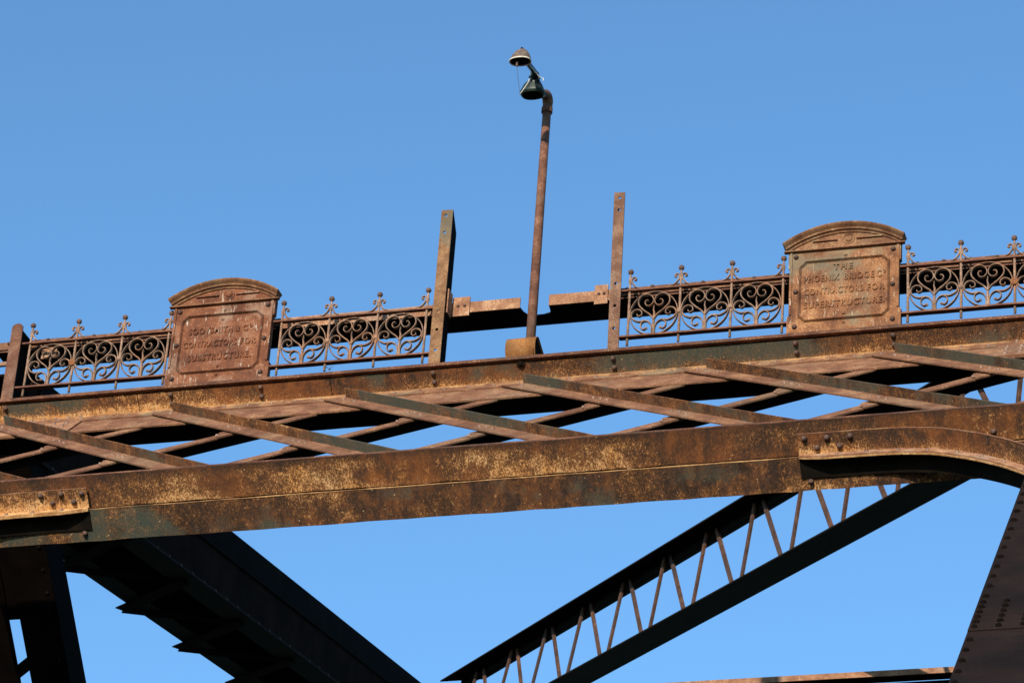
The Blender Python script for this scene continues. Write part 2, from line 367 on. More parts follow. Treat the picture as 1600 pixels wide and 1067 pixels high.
def lettering(text, x0, x1, z, cap, y, parent, mat='letters', name='lettering'):
    cu = bpy.data.curves.new('t', 'FONT'); cu.body = text; cu.size = 1; cu.extrude = .10; cu.offset = .014; cu.bevel_depth = .012; cu.bevel_resolution = 0; cu.space_character = 1.22
    o = bpy.data.objects.new('t', cu); COL.objects.link(o)
    dg = bpy.context.evaluated_depsgraph_get(); me = bpy.data.meshes.new_from_object(o.evaluated_get(dg)); bpy.data.objects.remove(o)
    xs = [v.co.x for v in me.vertices]; ys = [v.co.y for v in me.vertices]
    lo, hi = min(xs), max(xs); sx = (x1 - x0) / (hi - lo); sz = cap / (.73)
    sz *= 1.12
    vs = [(x0 + (v.co.x - lo) * sx, y - .002 - v.co.z * .070, z + v.co.y * sz) for v in me.vertices]
    return add(name, (vs, [tuple(p.vertices) for p in me.polygons]), mat, parent)

# ------------------------------------------------------------------ the ground far below (not in view)
gr = add('ground', ([(-900, -900, -14.7), (900, -900, -14.7), (900, 1500, -14.7), (-900, 1500, -14.7)], [(0, 1, 2, 3)]), 'ground'); gr['kind'] = 'structure'

# ------------------------------------------------------------------ the bridge
BR = thing('truss_bridge', (XC, 0.08, -14.6), 'rusty riveted steel truss bridge portal with a crossed lattice strut, carrying the railings and lamp', 'bridge')
XL, XR_ = -5.34, 3.70
# top chord of the portal strut
segs = [(XL, -3.983), (-3.977, -2.374), (-2.368, XR_)]
tops = []
for a, b in segs: tops.append(add('top_flange_plate', fbox(a, b, .0, .014, 0.004, .158, int((b - a) / .22), .002), 'top', BR))
add('edge_bar', fbox(XL, XR_, -.025, .0, .0, .060, 44, .0012, f=lambda x, v, w: Vector((x, -.004 - w, -.0487 + v))), 'edge', BR)
add('edge_shade_strip', fbox(XL, XR_, .0145, .040, .135, .176), 'dark', BR)  # dark strip, coloured as the shade under the edge bar
for xs_ in (-3.98, -2.371): add('backing_strip', fbox(xs_ - .05, xs_ + .05, .0145, .022, .01, .130), 'black_shade', BR)
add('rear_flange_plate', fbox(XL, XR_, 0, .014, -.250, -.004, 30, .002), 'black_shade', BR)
s1 = add('flange_leg', fbox(XL, XR_, -.155, .0, .0065, .0185, 40, .0015), 'strip', BR)
rivets(s1, [F(x0 + random.uniform(-.004, .004), -.085, .0185) for x0 in [XL + .1 + .20 * k for k in range(45)]], NV, .0155, .012)
s2 = add('web_strip', fbox(XL, XR_, -.475, .0, -.006, .006, 40, .0015), 'pink2', BR)
bl = []
for x in (-5.112, -3.70, -2.948, -1.533, -.101, 1.31, 2.047, 3.46): bl += [(x, .132), (x, .059)]
for (x, w) in bl:
    host = tops[0] if x < -3.98 else tops[1] if x < -2.37 else tops[2]
    bolts(host, [F(x, 0, w)], -TV, .0210, .026)
# splice plates at both ends
for x0, x1 in ((XL, -4.42), (2.83, XR_)):
    p = add('splice_plate', fbox(x0, x1, -.46, -.158, .0065, .0185), 'beam' if x0 < 0 else 'pink2', BR)
    sp = [F(x, v, .0185) for x in [x0 + .08 + .105 * k for k in range(int((x1 - x0 - .1) / .105) + 1)] for v in (-.21, -.30, -.39)]
    rivets(p, sp, NV, .020, .017)
    rivets(s1, [F(x, -.03, .0185) for x in [x0 + .13 + .105 * k for k in range(8)]], NV, .017, .014)
# lattice bars
SL = .856; PITCH = 1.43; CA = atan2(SL, 1)
du = Vector((cos(CA), 0, 0)) - TV * sin(CA)      # falling
def lattice_poly(x_at_top, slope, vt, vb, wid):
    """parallelogram whose upper edge passes (x_at_top, 0), clipped at vt and vb"""
    xr = lambda v: x_at_top + (0 - v) / slope
    dx = wid / sin(atan2(abs(slope), 1)) * (-1 if slope > 0 else 1)
    return [(xr(vt), vt), (xr(vb), vb), (xr(vb) + dx, vb), (xr(vt) + dx, vt)]
VT = -.156; VE = -2.78
D_top = [-.937 + PITCH * k for k in range(-4, 5)]
R_top = [.93 + 1.442 * k for k in range(-5, 4)]
crossings = []
for xt in D_top:
    poly = lattice_poly(xt, SL, VT, VE, .135)
    poly = [(min(max(x, XL), XR_), v) for x, v in poly] if False else poly
    xs = [p[0] for p in poly]
    if min(xs) > XR_ - .1 or max(xs) < XL + .1: continue
    def clipx(poly):
        out = []
        for lim, sg in ((XL, 1), (XR_, -1)):
            out = []
            for i in range(len(poly)):
                a, b = poly[i], poly[(i + 1) % len(poly)]
                ia, ib = (a[0] - lim) * sg >= 0, (b[0] - lim) * sg >= 0
                if ia: out.append(a)
                if ia != ib:
                    t = (lim - a[0]) / (b[0] - a[0]); out.append((lim, a[1] + (b[1] - a[1]) * t))
            poly = out
        return poly
    pc = clipx(poly)
    if len(pc) < 3: continue
    bar = add('lattice_bar', prism([F(x, v, .0195) for x, v in pc], NV * .011), 'pink', BR)
    # outstanding leg on the upper edge
    x_tip = xt + .155; v_tip = -(x_tip - xt) * SL
    x_end = xt - VE / SL
    xa, xb = max(x_tip, XL), min(x_end, XR_)
    if xb - xa > .2:
        up = (TV * cos(CA) + Vector((sin(CA), 0, 0)))
        n = max(4, int((xb - xa) / .2)); vs = []; fs = []
        for i in range(n + 1):
            x = xa + (xb - xa) * i / n; p = F(x, -(x - xt) * SL, .0195); j = random.uniform(-.0015, .0015)
            vs += [p, p + NV * (.085 + j), p + NV * (.085 + j) - up * .011, p - up * .011]
        for i in range(n):
            a = i * 4
            for k in range(4): fs.append((a + k, a + 4 + k, a + 4 + (k + 1) % 4, a + (k + 1) % 4))
        fs += [(0, 1, 2, 3), (n * 4 + 3, n * 4 + 2, n * 4 + 1, n * 4)]
        add('outstanding_leg', (vs, fs), 'diag_green', bar)
    bar_r = []
    for xr in R_top:   # upper edge of rising bar: v = (x - xr) * SR
        SR = .85
        # centreline crossing
        x = (SL * xt + SR * xr - .09 + .09) / (SL + SR); v = -(x - xt) * SL
        if v > -.3 or v < -2.7: continue
        c = (x - .01, v - .085)
        if XL + .15 < c[0] < XR_ - .1:
            crossings.append(c)
            for s_ in (-.085, 0, .085): bar_r.append(F(c[0] + s_ * cos(CA), c[1] - s_ * sin(CA) + (.012 if s_ == 0 else 0), .0305))
    for s_ in (.20, .31): 
        if XL < xt + s_ < XR_: bar_r.append(F(xt + s_ - .04, -(s_) * SL - .05, .0305))
    rivets(bar, bar_r, NV, .0165, .013)
for xr in R_top:
    SR = .85; vt, vb = -.10, VE
    pl = [(xr + vt / SR, vt), (xr + vb / SR, vb), (xr + vb / SR + .150, vb), (xr + vt / SR + .150, vt)]
    pl = [(x, v) for x, v in pl]
    pc = clipx(pl)
    if len(pc) < 3: continue
    bar = add('lattice_bar', prism([F(x, v, -.019) for x, v in pc], NV * .0115), 'pink', BR)
    ang = atan2(SR, 1); lo = Vector((sin(ang), 0, 0)) - TV * cos(ang)
    xa, xb = max(xr + vb / SR + .172, XL), min(xr + vt / SR + .172, XR_)
    if xb - xa > .2:
        xa, xb = max(xr + vb / SR, XL), min(xr + vt / SR, XR_)
        a_, b_ = F(xa, (xa - xr) * SR, -.0192), F(xb, (xb - xr) * SR, -.0192)
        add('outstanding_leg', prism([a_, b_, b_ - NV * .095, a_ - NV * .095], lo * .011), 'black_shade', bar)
for c in crossings:
    r = Vector((cos(atan2(.85, 1)), 0, 0)) + TV * sin(atan2(.85, 1)); u = Vector((-r.dot(TV), 0, 0)) + TV * r.x
    o = F(c[0], c[1], -.0065)
    g_ = add('packing_plate', prism([o - r * .17 - u * .066, o + r * .17 - u * .066, o + r * .17 + u * .06, o - r * .10 + u * .07], NV * .012), 'pink', BR)
    rivets(g_, [o + r * .145 + NV * .012, o - r * .145 + NV * .012], NV, .015, .012)
# bottom chord
bf = add('bottom_flange_plate', fbox(XL, XR_, VB, VB + .016, .004, .236, 60, .003), 'bot_front', BR)
add('flange_edge', fbox(XL, XR_, VB + .002, VB + .034, .2365, .242, 44, .001), 'edge', BR)
brp = add('bottom_flange_plate', fbox(XL, XR_, VB - .037, VB - .017, -.232, -.003, 60, .003), 'bot_rear', BR)
add('flange_lip', fbox(XL, XR_, VB - .038, VB - .021, -.0025, .0015, 60, .0018), 'lip', BR)
add('flange_leg', fbox(XL, XR_, VB + .017, VB + .17, .0065, .0185), 'pink', BR)
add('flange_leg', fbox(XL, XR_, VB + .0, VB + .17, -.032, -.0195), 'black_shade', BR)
# knee arches
def arch(pts, mirror):
    P = smooth(pts, 5); n = len(P)
    fr = add('arch_flange', None or ([], []), None) if False else None
    def sweep(a0, a1, w0, w1, taper=None):
        """strip following the arch; a0..a1 offset below the curve (in plane, towards the opening), w0..w1 across"""
        vs, fs = [], []
        for i, (x, v) in enumerate(P):
            a, b = P[max(i - 1, 0)], P[min(i + 1, n - 1)]; dx, dv = b[0] - a[0], b[1] - a[1]; L = math.hypot(dx, dv)
            nx, nv = (dv / L, -dx / L) if not mirror else (-dv / L, dx / L)
            k0, k1 = a0, a1
            j = random.uniform(-.0012, .0012)
            if taper and i < 3: k1 = a0 + (a1 - a0) * (.35 + .22 * i)
            vs += [F(x + nx * k0, v + nv * k0, w0), F(x + nx * k1, v + nv * k1, w0), F(x + nx * k1, v + nv * k1, w1 + j), F(x + nx * k0, v + nv * k0, w1 + j)]
        for i in range(n - 1):
            a = i * 4
            for k in range(4): fs.append((a + k, a + 4 + k, a + 4 + (k + 1) % 4, a + (k + 1) % 4))
        fs += [(0, 1, 2, 3), ((n - 1) * 4 + 3, (n - 1) * 4 + 2, (n - 1) * 4 + 1, (n - 1) * 4)]
        return vs, fs
    body = add('knee_arch', sweep(-.012, .0, .004, .152), 'arch', BR)
    add('flange_edge', sweep(-.012, .001, .1525, .1565), 'pink2', body)
    add('rear_leg', sweep(.004, .016, -.146, -.004), 'black_shade', body)
    add('flat_leg', sweep(.001, .070, .0045, .016, True), 'crust' if mirror else 'beam', body)
    add('flat_leg', sweep(.004, .078, -.006, .0035, True), 'crust', body)
    rv = []; acc = 0
    for i in range(1, n):
        dx, dv = P[i][0] - P[i - 1][0], P[i][1] - P[i - 1][1]; L = math.hypot(dx, dv); acc += L
        if acc > .19:
            acc = 0; nx, nv = (dv / L, -dx / L) if not mirror else (-dv / L, dx / L)
            rv.append(F(P[i][0] + nx * .038, P[i][1] + nv * .038, .016))
    rivets(body, rv, NV, .0165, .013)
    return body
VA = VB - .030
ra = arch([(1.80, VA), (2.13, VA), (2.435, VA - .012), (2.62, VA - .055), (2.80, VA - .13), (3.09, VA - .36), (3.36, VA - .67), (3.62, VA - 1.1), (3.75, VA - 1.5)], False)
la = arch([(-3.30, VA), (-3.65, VA), (-3.98, VA - .012), (-4.26, VA - .055), (-4.44, VA - .13), (-4.73, VA - .36), (-5.00, VA - .67), (-5.26, VA - 1.1), (-5.39, VA - 1.5)], True)
bolts(ra, [F(x, VA, w) for x, w in [(1.848, .126), (2.0, .12), (2.156, .12), (1.927, .055), (2.079, .058)]], -TV, .0210, .026)
bolts(la, [F(x, VA, w) for x, w in [(-3.651, .122), (-3.493, .125), (-3.338, .119), (-3.568, .064), (-3.407, .062)]], -TV, .0210, .026)
bolts(bf, [F(3.10, VB, .07)], -TV, .0210, .026)
for xb_ in (1.86, -3.36): bolts(brp, [F(xb_, VB - .038, -.17)], -TV, .02, .024)
# end posts
for x0, x1 in ((3.377, 4.40), (-6.04, -5.36)):
    up_ = add('end_post', fbox(x0, x1, -6.784, -.0, -.040, -.030), 'dark_warm', BR)
    lo_ = add('end_post', fbox(x0, x1, -20.8, -6.79, -.046, -.036), 'dark_warm', BR)
    add('web_plate', fbox(x0 + .02, x0 + .04, -20.8, 0, -.55, -.0465), 'dark', lo_)
    add('web_plate', fbox(x1 - .04, x1 - .02, -20.8, 0, -.55, -.0465), 'dark', lo_)
    sg = 1 if x0 > 0 else -1; xi = x0 if x0 > 0 else x1
    rv = [F(xi + sg * .035, -3.9 - .19 * k, -.030) for k in range(13)]
    for c_ in (.032, .165, .30, .44, .60): rv += [F(xi + sg * c_, -6.29 - .088 * k, -.030) for k in range(6)]
    rivets(up_, rv, NV, .021, .018, 'dark')
    rivets(lo_, [F(xi + sg * .032, -6.94 - .177 * k, -.036) for k in range(60)], NV, .021, .018, 'dark')
# top chords running back along the bridge (rise .187 per metre)
RI = .187
def G(x, y, z0): return Vector((x, y, z0 + RI * y))
Y1 = 26.0
for side, xi, xo in ((1, -5.35, -6.27), (-1, 3.71, 4.63)):
    web = add('top_chord', prism([G(xi, .45 if side > 0 else 1.2, -.16), G(xi, Y1, -.16), G(xi, Y1, .54), G(xi, .90, .54)], (-.02 * side, 0, 0)), 'web_shade', BR)
    add('web_plate', prism([G(xo, 1.2, -.16), G(xo, Y1, -.16), G(xo, Y1, .54), G(xo, 1.2, .54)], (.02 * side, 0, 0)), 'dark', web)
    add('cover_plate', prism([G(xi + .01 * side, .8, .543), G(xi + .01 * side, Y1, .543), G(xo, Y1, .543), G(xo, .8, .543)], (0, 0, .02)), 'dark', web)
    add('top_angle', prism([G(xi + .003 * side, 1.0, .27), G(xi + .003 * side, Y1, .27), G(xi + .003 * side, Y1, .54), G(xi + .003 * side, 1.0, .54)], (.018 * side, 0, 0)), 'dark', web)
    an = add('bottom_angle', prism([G(xi + .03 * side, 1.0, -.165), G(xi + .03 * side, Y1, -.165), G(xi - .22 * side, Y1, -.165), G(xi - .22 * side, 1.0, -.165)], (0, 0, -.012)), 'dark', web)
    add('angle_edge', prism([G(xi + .032 * side, 1.0, -.166), G(xi + .032 * side, Y1, -.166), G(xi + .036 * side, Y1, -.146), G(xi + .036 * side, 1.0, -.146)], (-.004 * side, 0, 0)), 'dark_warm', web)
    rivets(an, [G(xi + .022 * side, 1.4 + .29 * k, -.150) for k in range(50)], (side, 0, .3), .017, .02, 'lacing')
    add('bottom_angle', prism([G(xo, 1.0, -.165), G(xo, Y1, -.165), G(xo + .22 * side, Y1, -.165), G(xo + .22 * side, 1.0, -.165)], (0, 0, -.012)), 'dark', web)
    for k in range(11):
        yk = 1.10 + 1.445 * k      # single-bar lacing with ends that overhang the outer flange
        for (ya, yb, dz) in ((yk, yk + .75, 0), (yk + 1.40, yk + .70, -.012)):
            a_, b_ = G(xo - .11 * side, ya + .05, -.179 + dz), G(xi - .09 * side, yb, -.179 + dz)
            d = (b_ - a_).normalized(); pdir = Vector((d.y, -d.x, 0)).normalized() * .065
            add('lacing_bar', prism([a_ - pdir, b_ - pdir, b_ + pdir, a_ + pdir], (0, 0, -.011)), 'dark', web)
# left truss diagonal going down and back from the hip
DD = Vector((0, .7071, -.7071)); DN = Vector((0, -.7071, -.7071)); B0 = Vector((-5.35, 1.914, -.46))
def H(x, s, d): return Vector((x, B0.y, B0.z)) + DD * s + DN * d
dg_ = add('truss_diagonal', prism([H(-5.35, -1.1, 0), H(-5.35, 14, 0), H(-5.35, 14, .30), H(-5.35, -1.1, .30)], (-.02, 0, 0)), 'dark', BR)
add('flange_plate', prism([H(-5.35, -1.1, .301), H(-5.35, 14, .301), H(-5.70, 14, .301), H(-5.70, -1.1, .301)], DN * .014), 'deep_shade', dg_)
add('flange_plate', prism([H(-5.80, -1.1, .301), H(-5.80, 14, .301), H(-6.27, 14, .301), H(-6.27, -1.1, .301)], DN * .014), 'deep_shade', dg_)
add('batten_plate', prism([H(-5.69, -1.1, .300), H(-5.69, .42, .300), H(-5.81, .42, .300), H(-5.81, -1.1, .300)], -DN * .014), 'deep_shade', dg_)
rivets(dg_, [H(-5.41, -.6 + .2 * k, .315) for k in range(60)], DN, .017, .013, 'dark')
for k in range(14):
    a_ = H(-5.60, .75 + .62 * k, .300); b_ = H(-5.92, .95 + .62 * k, .300)
    if k % 2: a_, b_ = H(-5.60, .95 + .62 * k, .300), H(-5.92, .75 + .62 * k, .300)
    add('lacing_bar', prism([a_ - DD * .06, a_ + DD * .06, b_ + DD * .06, b_ - DD * .06], -DN * .012), 'dark', dg_)
# right truss diagonal (hidden behind the right end post)
add('truss_diagonal', prism([Vector((3.71, .9, .55)), Vector((3.71, 11, -9.55)), Vector((4.4, 11, -9.55)), Vector((4.4, .9, .55))], DN * .3), 'dark', BR)
# laced lateral strut from the right hip back to the left truss
LSL = -.836; PZ = .5281
def Lp(y, off, z0): return G((2.447 + .520 * off + (y - 2) * -.818) if z0 > 0 else (2.565 + .480 * off + (y - 2) * -.833), y, z0)
ya, yb = .75, 11.2
st = add('lateral_strut', prism([Lp(ya, 0, PZ), Lp(yb, 0, PZ), Lp(yb, 1, PZ), Lp(ya, 1, PZ)], (0, 0, .016)), 'black_shade', BR)
HL = .79
add('bottom_flange', prism([Lp(ya, 0, PZ - HL), Lp(yb, 0, PZ - HL), Lp(yb, 1, PZ - HL), Lp(ya, 1, PZ - HL)], (0, 0, .016)), 'black_shade', st)
for z0, s_ in ((PZ - .003, -1), (PZ - HL + .018, 1)):
    for o_ in (.485, .515): add('stem_leg', prism([Lp(ya, o_, z0), Lp(yb, o_, z0), Lp(yb, o_, z0 + s_ * .10), Lp(ya, o_, z0 + s_ * .10)], (.008 if o_ > .5 else -.008, 0, 0)), 'black_shade', st)
node_y = [8.65, 7.895, 7.158, 6.437, 5.66, 4.91, 4.175, 3.44, 2.71, 1.98]
node_y = [y + .25 for y in node_y]; node_y = [11.1, 10.35, 9.63] + node_y
hl = (Lp(5, 0, 0) - Lp(6, 0, 0)); hd = Vector((hl.x, hl.y, 0)).normalized(); hn = Vector((hd.y, -hd.x, 0))
if hn.y > 0: hn = -hn
for i in range(len(node_y)):
    yb_ = node_y[i]; step = .75
    for sgn in (1, -1):
        bot = Lp(yb_ + sgn * .065, .5, PZ - HL + .03); top = Lp(yb_ + sgn * step / 2 * .86, .5, PZ - .02)
        d = (top - bot).normalized(); s3 = d.cross(hn).normalized() * .023
        off = hn * (.014 if sgn > 0 else .030)
        add('lacing_bar', prism([bot - s3 + off, top - s3 + off, top + s3 + off, bot + s3 + off], hn * .022), 'lacing', st)
# connection gusset at the right hip
add('gusset_plate', prism([Lp(.75, -.2, PZ - .022), Lp(2.2, -.2, PZ - .022), Lp(1.9, 1.1, PZ - .022), Lp(.75, 1.6, PZ - .022)], (0, 0, .012)), 'black_shade', BR)
# sway strut parallel to the portal, one panel back
SY = 6.0
sw = add('sway_strut', box(-5.3, 3.7, SY, SY + .014, -.052, .003), 'beam', BR)
add('angle_leg', box(-5.3, 3.7, SY + .0145, SY + .14, -.052, -.038), 'black_shade', sw)
add('angle_leg', box(-5.3, 3.7, SY + .15, SY + .165, -.22, -.053), 'black_shade', sw)
for k in range(40):
    x = 1.02 + .34 * (k - 20)
    if -5.2 < x < 3.5:
        for s_ in (-1, 1):
            add('lacing_bar', prism([(x + s_ * .03 - .02, SY + .12, -.10), (x + s_ * .03 + .02, SY + .12, -.10), (x + s_ * .20 + .02, SY + .12, -.72), (x + s_ * .20 - .02, SY + .12, -.72)], (0, .012, 0)), 'lacing', sw)
add('bottom_leg', box(-5.3, 3.7, SY + .06, SY + .18, -.80, -.70), 'black_shade', sw)

# ------------------------------------------------------------------ railing panels
def copy_tree(o, parent=None, loc=None):
    c = o.copy(); COL.objects.link(c); c.parent = parent
    if loc is not None: c.location = loc
    for ch in o.children: copy_tree(ch, c)
    return c
HEART = smooth([(0, -.055), (.028, -.013), (.075, .026), (.114, .071), (.123, .113), (.106, .151), (.070, .168), (.031, .160), (.007, .130), (.007, .094), (.030, .067), (.058, .070), (.071, .095), (.061, .115), (.044, .114)], 4)
SIDE = smooth([(.031, -.081), (.052, -.067), (.078, -.063), (.117, -.067), (.159, -.045), (.177, -.010), (.163, .026), (.130, .040), (.099, .025), (.094, -.006), (.114, -.020), (.130, -.010), (.129, .002)], 4)
LOW = smooth([(.012, -.185), (.012, -.124), (.031, -.084), (.065, -.066), (.095, -.085), (.097, -.119), (.076, -.141), (.056, -.130)], 5)
STEM = smooth([(0, -.19), (0, -.12), (0, -.06), (.004, 0), (-.003, .03), (.002, .067)], 3)
FLEUR = smooth([(.092, .497), (.050, .513), (.020, .548), (.012, .583), (.023, .602), (.041, .599), (.048, .583), (.038, .574)], 4)
def taper(n, a, b, c): return [a + (b - a) * min(1, i / n * 2) if i < n / 2 else b + (c - b) * (i / n * 2 - 1) for i in range(n)]
def mir(p): return [(-x, z) for x, z in p]
def make_panel(loc, label):
    T = thing('railing_panel', loc, label, 'railing', 'ornamental railing panels along the portal')
    x0 = loc[0]
    add('top_rail', fbox(x0 - .065, x0 + 1.26, .477, .490, .020, -.022, 12, .0012, f=lambda x, v, w: Vector((x, -w, v))), 'rail', T)
    add('bottom_rail', fbox(x0 - .065, x0 + 1.26, .066, .080, .026, -.028, 12, .0012, f=lambda x, v, w: Vector((x, -w, v))), 'rail', T)
    for k in range(4):
        bx = x0 + .4 * k
        b = add('bar', tube([(bx, 0, 0), (bx + .001, 0, .24), (bx, 0, .47), (bx, 0, .60), (bx, 0, .64)], [.0105, .0105, .010, .0085, .007], 8), 'fence', T, smooth=True)
        add('ball', sphere((bx, 0, .655), .0225), 'ball', b, smooth=True)
        fl = []
        for sg in ((1,) if k == 0 else (-1,) if k == 3 else (1, -1)):
            fl.append(ribbon([(x * sg, z) for x, z in FLEUR], taper(len(FLEUR), .010, .013, .009), .022, 0, False, bx, 0))
            fl.append(sphere((bx + sg * .038, 0, .580), .010, 8, 6))
        fl.append(tube([(bx, 0, .545), (bx, 0, .575), (bx, 0, .60)], [.010, .016, .010], 8))
        add('fleur', join(*fl), 'fence', b)
        if k in (1, 2):
            c = tube([(bx, -.021, .268), (bx, -.018, .268), (bx, .018, .268), (bx, .021, .268)], [.008, .019, .019, .008], 8)
            add('collar', c, 'fence', b)
    for k in range(3):
        cx = x0 + .2 + .4 * k; cz = .267
        ring = add('scroll_ring', ribbon([(.187 * cos(2 * pi * i / 48), .189 * sin(2 * pi * i / 48)) for i in range(48)], .0095, .032, 0, True, cx, cz), 'fence', T)
        parts = []
        for f_ in (lambda p: p, mir):
            parts.append(ribbon(f_(HEART), taper(len(HEART), .013, .0095, .008), .030, -.003, False, cx, cz))
            parts.append(ribbon(f_(SIDE), taper(len(SIDE), .014, .012, .007), .030, -.002, False, cx, cz))
            parts.append(ribbon(f_(LOW), taper(len(LOW), .011, .011, .010), .030, -.004, False, cx, cz))
            e = f_(LOW)[-1]; parts.append(sphere((cx + e[0], -.004, cz + e[1]), .0125, 8, 6))
        parts.append(ribbon(STEM, taper(len(STEM), .022, .017, .004), .026, -.001, False, cx, cz))
        add('scrollwork', join(*parts), 'fence', ring)
    return T
PX = [-4.987, -2.834, 0.0, 2.154]
PL = ['scrolled iron railing panel between the round-topped post and the left nameplate',
      'scrolled iron railing panel between the left nameplate and the left tall drilled post',
      'scrolled iron railing panel between the right tall drilled post and the right nameplate',
      'scrolled iron railing panel to the right of the right nameplate, cut by the picture edge']
pn = make_panel((PX[0], 0, 0), PL[0])
for x, l in zip(PX[1:], PL[1:]):
    c = copy_tree(pn, None, (x, 0, 0)); c['label'] = l
    pl_ = c
for root_, bx in ((pn, PX[0] + .4), (pl_, PX[3] + .8)):      # rust-swollen knots
    WLOC[root_.name] = root_.location.copy()
    add('rust_knot', tube([(bx, -.028, .268), (bx, -.024, .268), (bx, .018, .268), (bx, .021, .268)], [.014, .030, .030, .014], 9), 'knot', root_)

# ------------------------------------------------------------------ nameplates
def nameplate(xc, mat, lines, label, lab_m):
    T = thing('nameplate', (xc, 0, -.03), label, 'plaque', 'cast nameplates on the portal')
    Y = -.035
    hw = [(.433, -.03), (.433, .112), (.415, .122), (.415, .530), (.430, .545), (.430, .685)]
    out = [(xc + a, z) for a, z in hw] + [(xc - a, z) for a, z in reversed(hw)]
    body = add('casting', prism([(x, Y, z) for x, z in out], (0, .055, 0)), mat, T)
    # recessed field with clipped corners: a raised moulding round it
    def oct_(hwx, z0, z1, c): return [(xc - hwx + c, z0), (xc + hwx - c, z0), (xc + hwx, z0 + c), (xc + hwx, z1 - c), (xc + hwx - c, z1), (xc - hwx + c, z1), (xc - hwx, z1 - c), (xc - hwx, z0 + c)]
    o1, o2, o3 = oct_(.350, .050, .590, .050), oct_(.338, .062, .578, .046), oct_(.326, .074, .566, .042)
    vs, fs = [], []
    for k, (o, y) in enumerate(((o1, Y + .001), (o2, Y - .022), (o3, Y + .001))): vs += [(x, y, z) for x, z in o]
    for k in range(2):
        for i in range(8): fs.append((k * 8 + i, k * 8 + (i + 1) % 8, k * 8 + 8 + (i + 1) % 8, k * 8 + 8 + i))
    add('border_moulding', (vs, fs), mat, T)
    # side strips standing slightly proud at the corners
    for sg in (-1, 1): add('edge_strip', box(min(xc + sg * .40, xc + sg * .418), max(xc + sg * .40, xc + sg * .418), Y - .010, Y + .02, .123, .68), mat, T)
    # arched cornice: stacked mouldings
    def arc(hw_, z0, rise, n=28):
        R = (hw_ * hw_ + rise * rise) / (2 * rise); a0 = math.asin(hw_ / R)
        return [(xc + R * sin(-a0 + 2 * a0 * i / n), z0 + rise - R + R * cos(-a0 + 2 * a0 * i / n)) for i in range(n + 1)]
    ctr = arc(.428, .678, .155)
    pos = [(xc - .428, .68)] + ctr + [(xc + .428, .68)]
    add('tympanum', prism([(x, Y - .004, z) for x, z in pos], (0, .055, 0)), 'cornice' if mat == 'plaqueR' else mat, T)
    prof = [(.0, .0), (.0, -.014), (.012, -.020), (.018, -.036), (.030, -.040), (.046, -.062), (.056, -.070), (.064, -.070), (.066, .03), (.0, .03)]   # (height outward, y)
    base = arc(.433, .674, .138)
    n = len(base); vs, fs = [], []; m = len(prof)
    for i in range(n):
        a, b = base[max(i - 1, 0)], base[min(i + 1, n - 1)]; dx, dz = b[0] - a[0], b[1] - a[1]; L = math.hypot(dx, dz); nx, nz = -dz / L, dx / L
        for h_, y_ in prof: vs.append((base[i][0] + nx * h_, Y + y_, base[i][1] + nz * h_))
    for i in range(n - 1):
        for k in range(m): fs.append((i * m + k, i * m + (k + 1) % m, (i + 1) * m + (k + 1) % m, (i + 1) * m + k))
    fs += [tuple(range(m)), tuple(reversed(range((n - 1) * m, n * m)))]
    add('cornice', (vs, fs), 'cornice', T)
    # straight lower moulding
    pr = [(.0, .0), (.0, -.012), (-.010, -.022), (-.020, -.026), (-.022, .01)]
    vs = []; fs = []
    for sx in (-.462, .462):
        for h_, y_ in pr: vs.append((xc + sx, Y + y_ - .002, .692 + h_))
    m = 5
    for k in range(m): fs.append((k, (k + 1) % m, m + (k + 1) % m, m + k))
    fs += [(0, 1, 2, 3, 4), (9, 8, 7, 6, 5)]
    add('lower_moulding', (vs, fs), 'cornice', T)
    # boss and two raised bars in the tympanum
    add('boss', join(dome((xc + .03, Y - .004, .758), (0, -1, 0), .030, .018, 14, 4), tube([(xc + .03 + .042 * cos(a * pi / 12), Y - .006, .758 + .042 * sin(a * pi / 12)) for a in range(25)], .005, 6)), 'cornice' if mat == 'plaqueR' else mat, T)
    for a_, b_ in ((-.245, -.055), (.09, .29)): add('raised_bar', box(xc + a_, xc + b_, Y - .020, Y - .003, .748, .760), mat, T)
    bolts(T, [(xc + a, Y, z) for a, z in ((-.372, .632), (.372, .632), (-.369, .325), (.369, .325), (-.371, .020), (.371, .020))], (0, -1, 0), .021, .024)
    bolts(T, [(xc + a, Y, z) for a, z in ((.01, .620), (.0, .535), (.0, .108), (.0, .03))], (0, -1, 0), .014, .012, 'bolt', mat)
    for (tx, a, b, z, cp, nm) in lines: lettering(tx, a, b, z, cp, Y, T, lab_m, nm)
    return T
nameplate(-3.325, 'plaqueL', [('SOOYSMITH', -3.600, -3.228, .412, .050, 'lettering'), ('&', -3.208, -3.168, .412, .050, 'lettering'), ('C', -3.142, -3.100, .412, .050, 'lettering'), ('O', -3.092, -3.066, .440, .026, 'lettering'),
    ('CONTRACTORS', -3.632, -3.185, .291, .050, 'lettering'), ('FOR', -3.150, -3.020, .291, .050, 'lettering'), ('SUBSTRUCTURE.', -3.585, -3.052, .168, .050, 'lettering')],
    'reddish cast nameplate with arched cornice, lettered SOOYSMITH & CO CONTRACTORS FOR SUBSTRUCTURE', 'plaqueL')
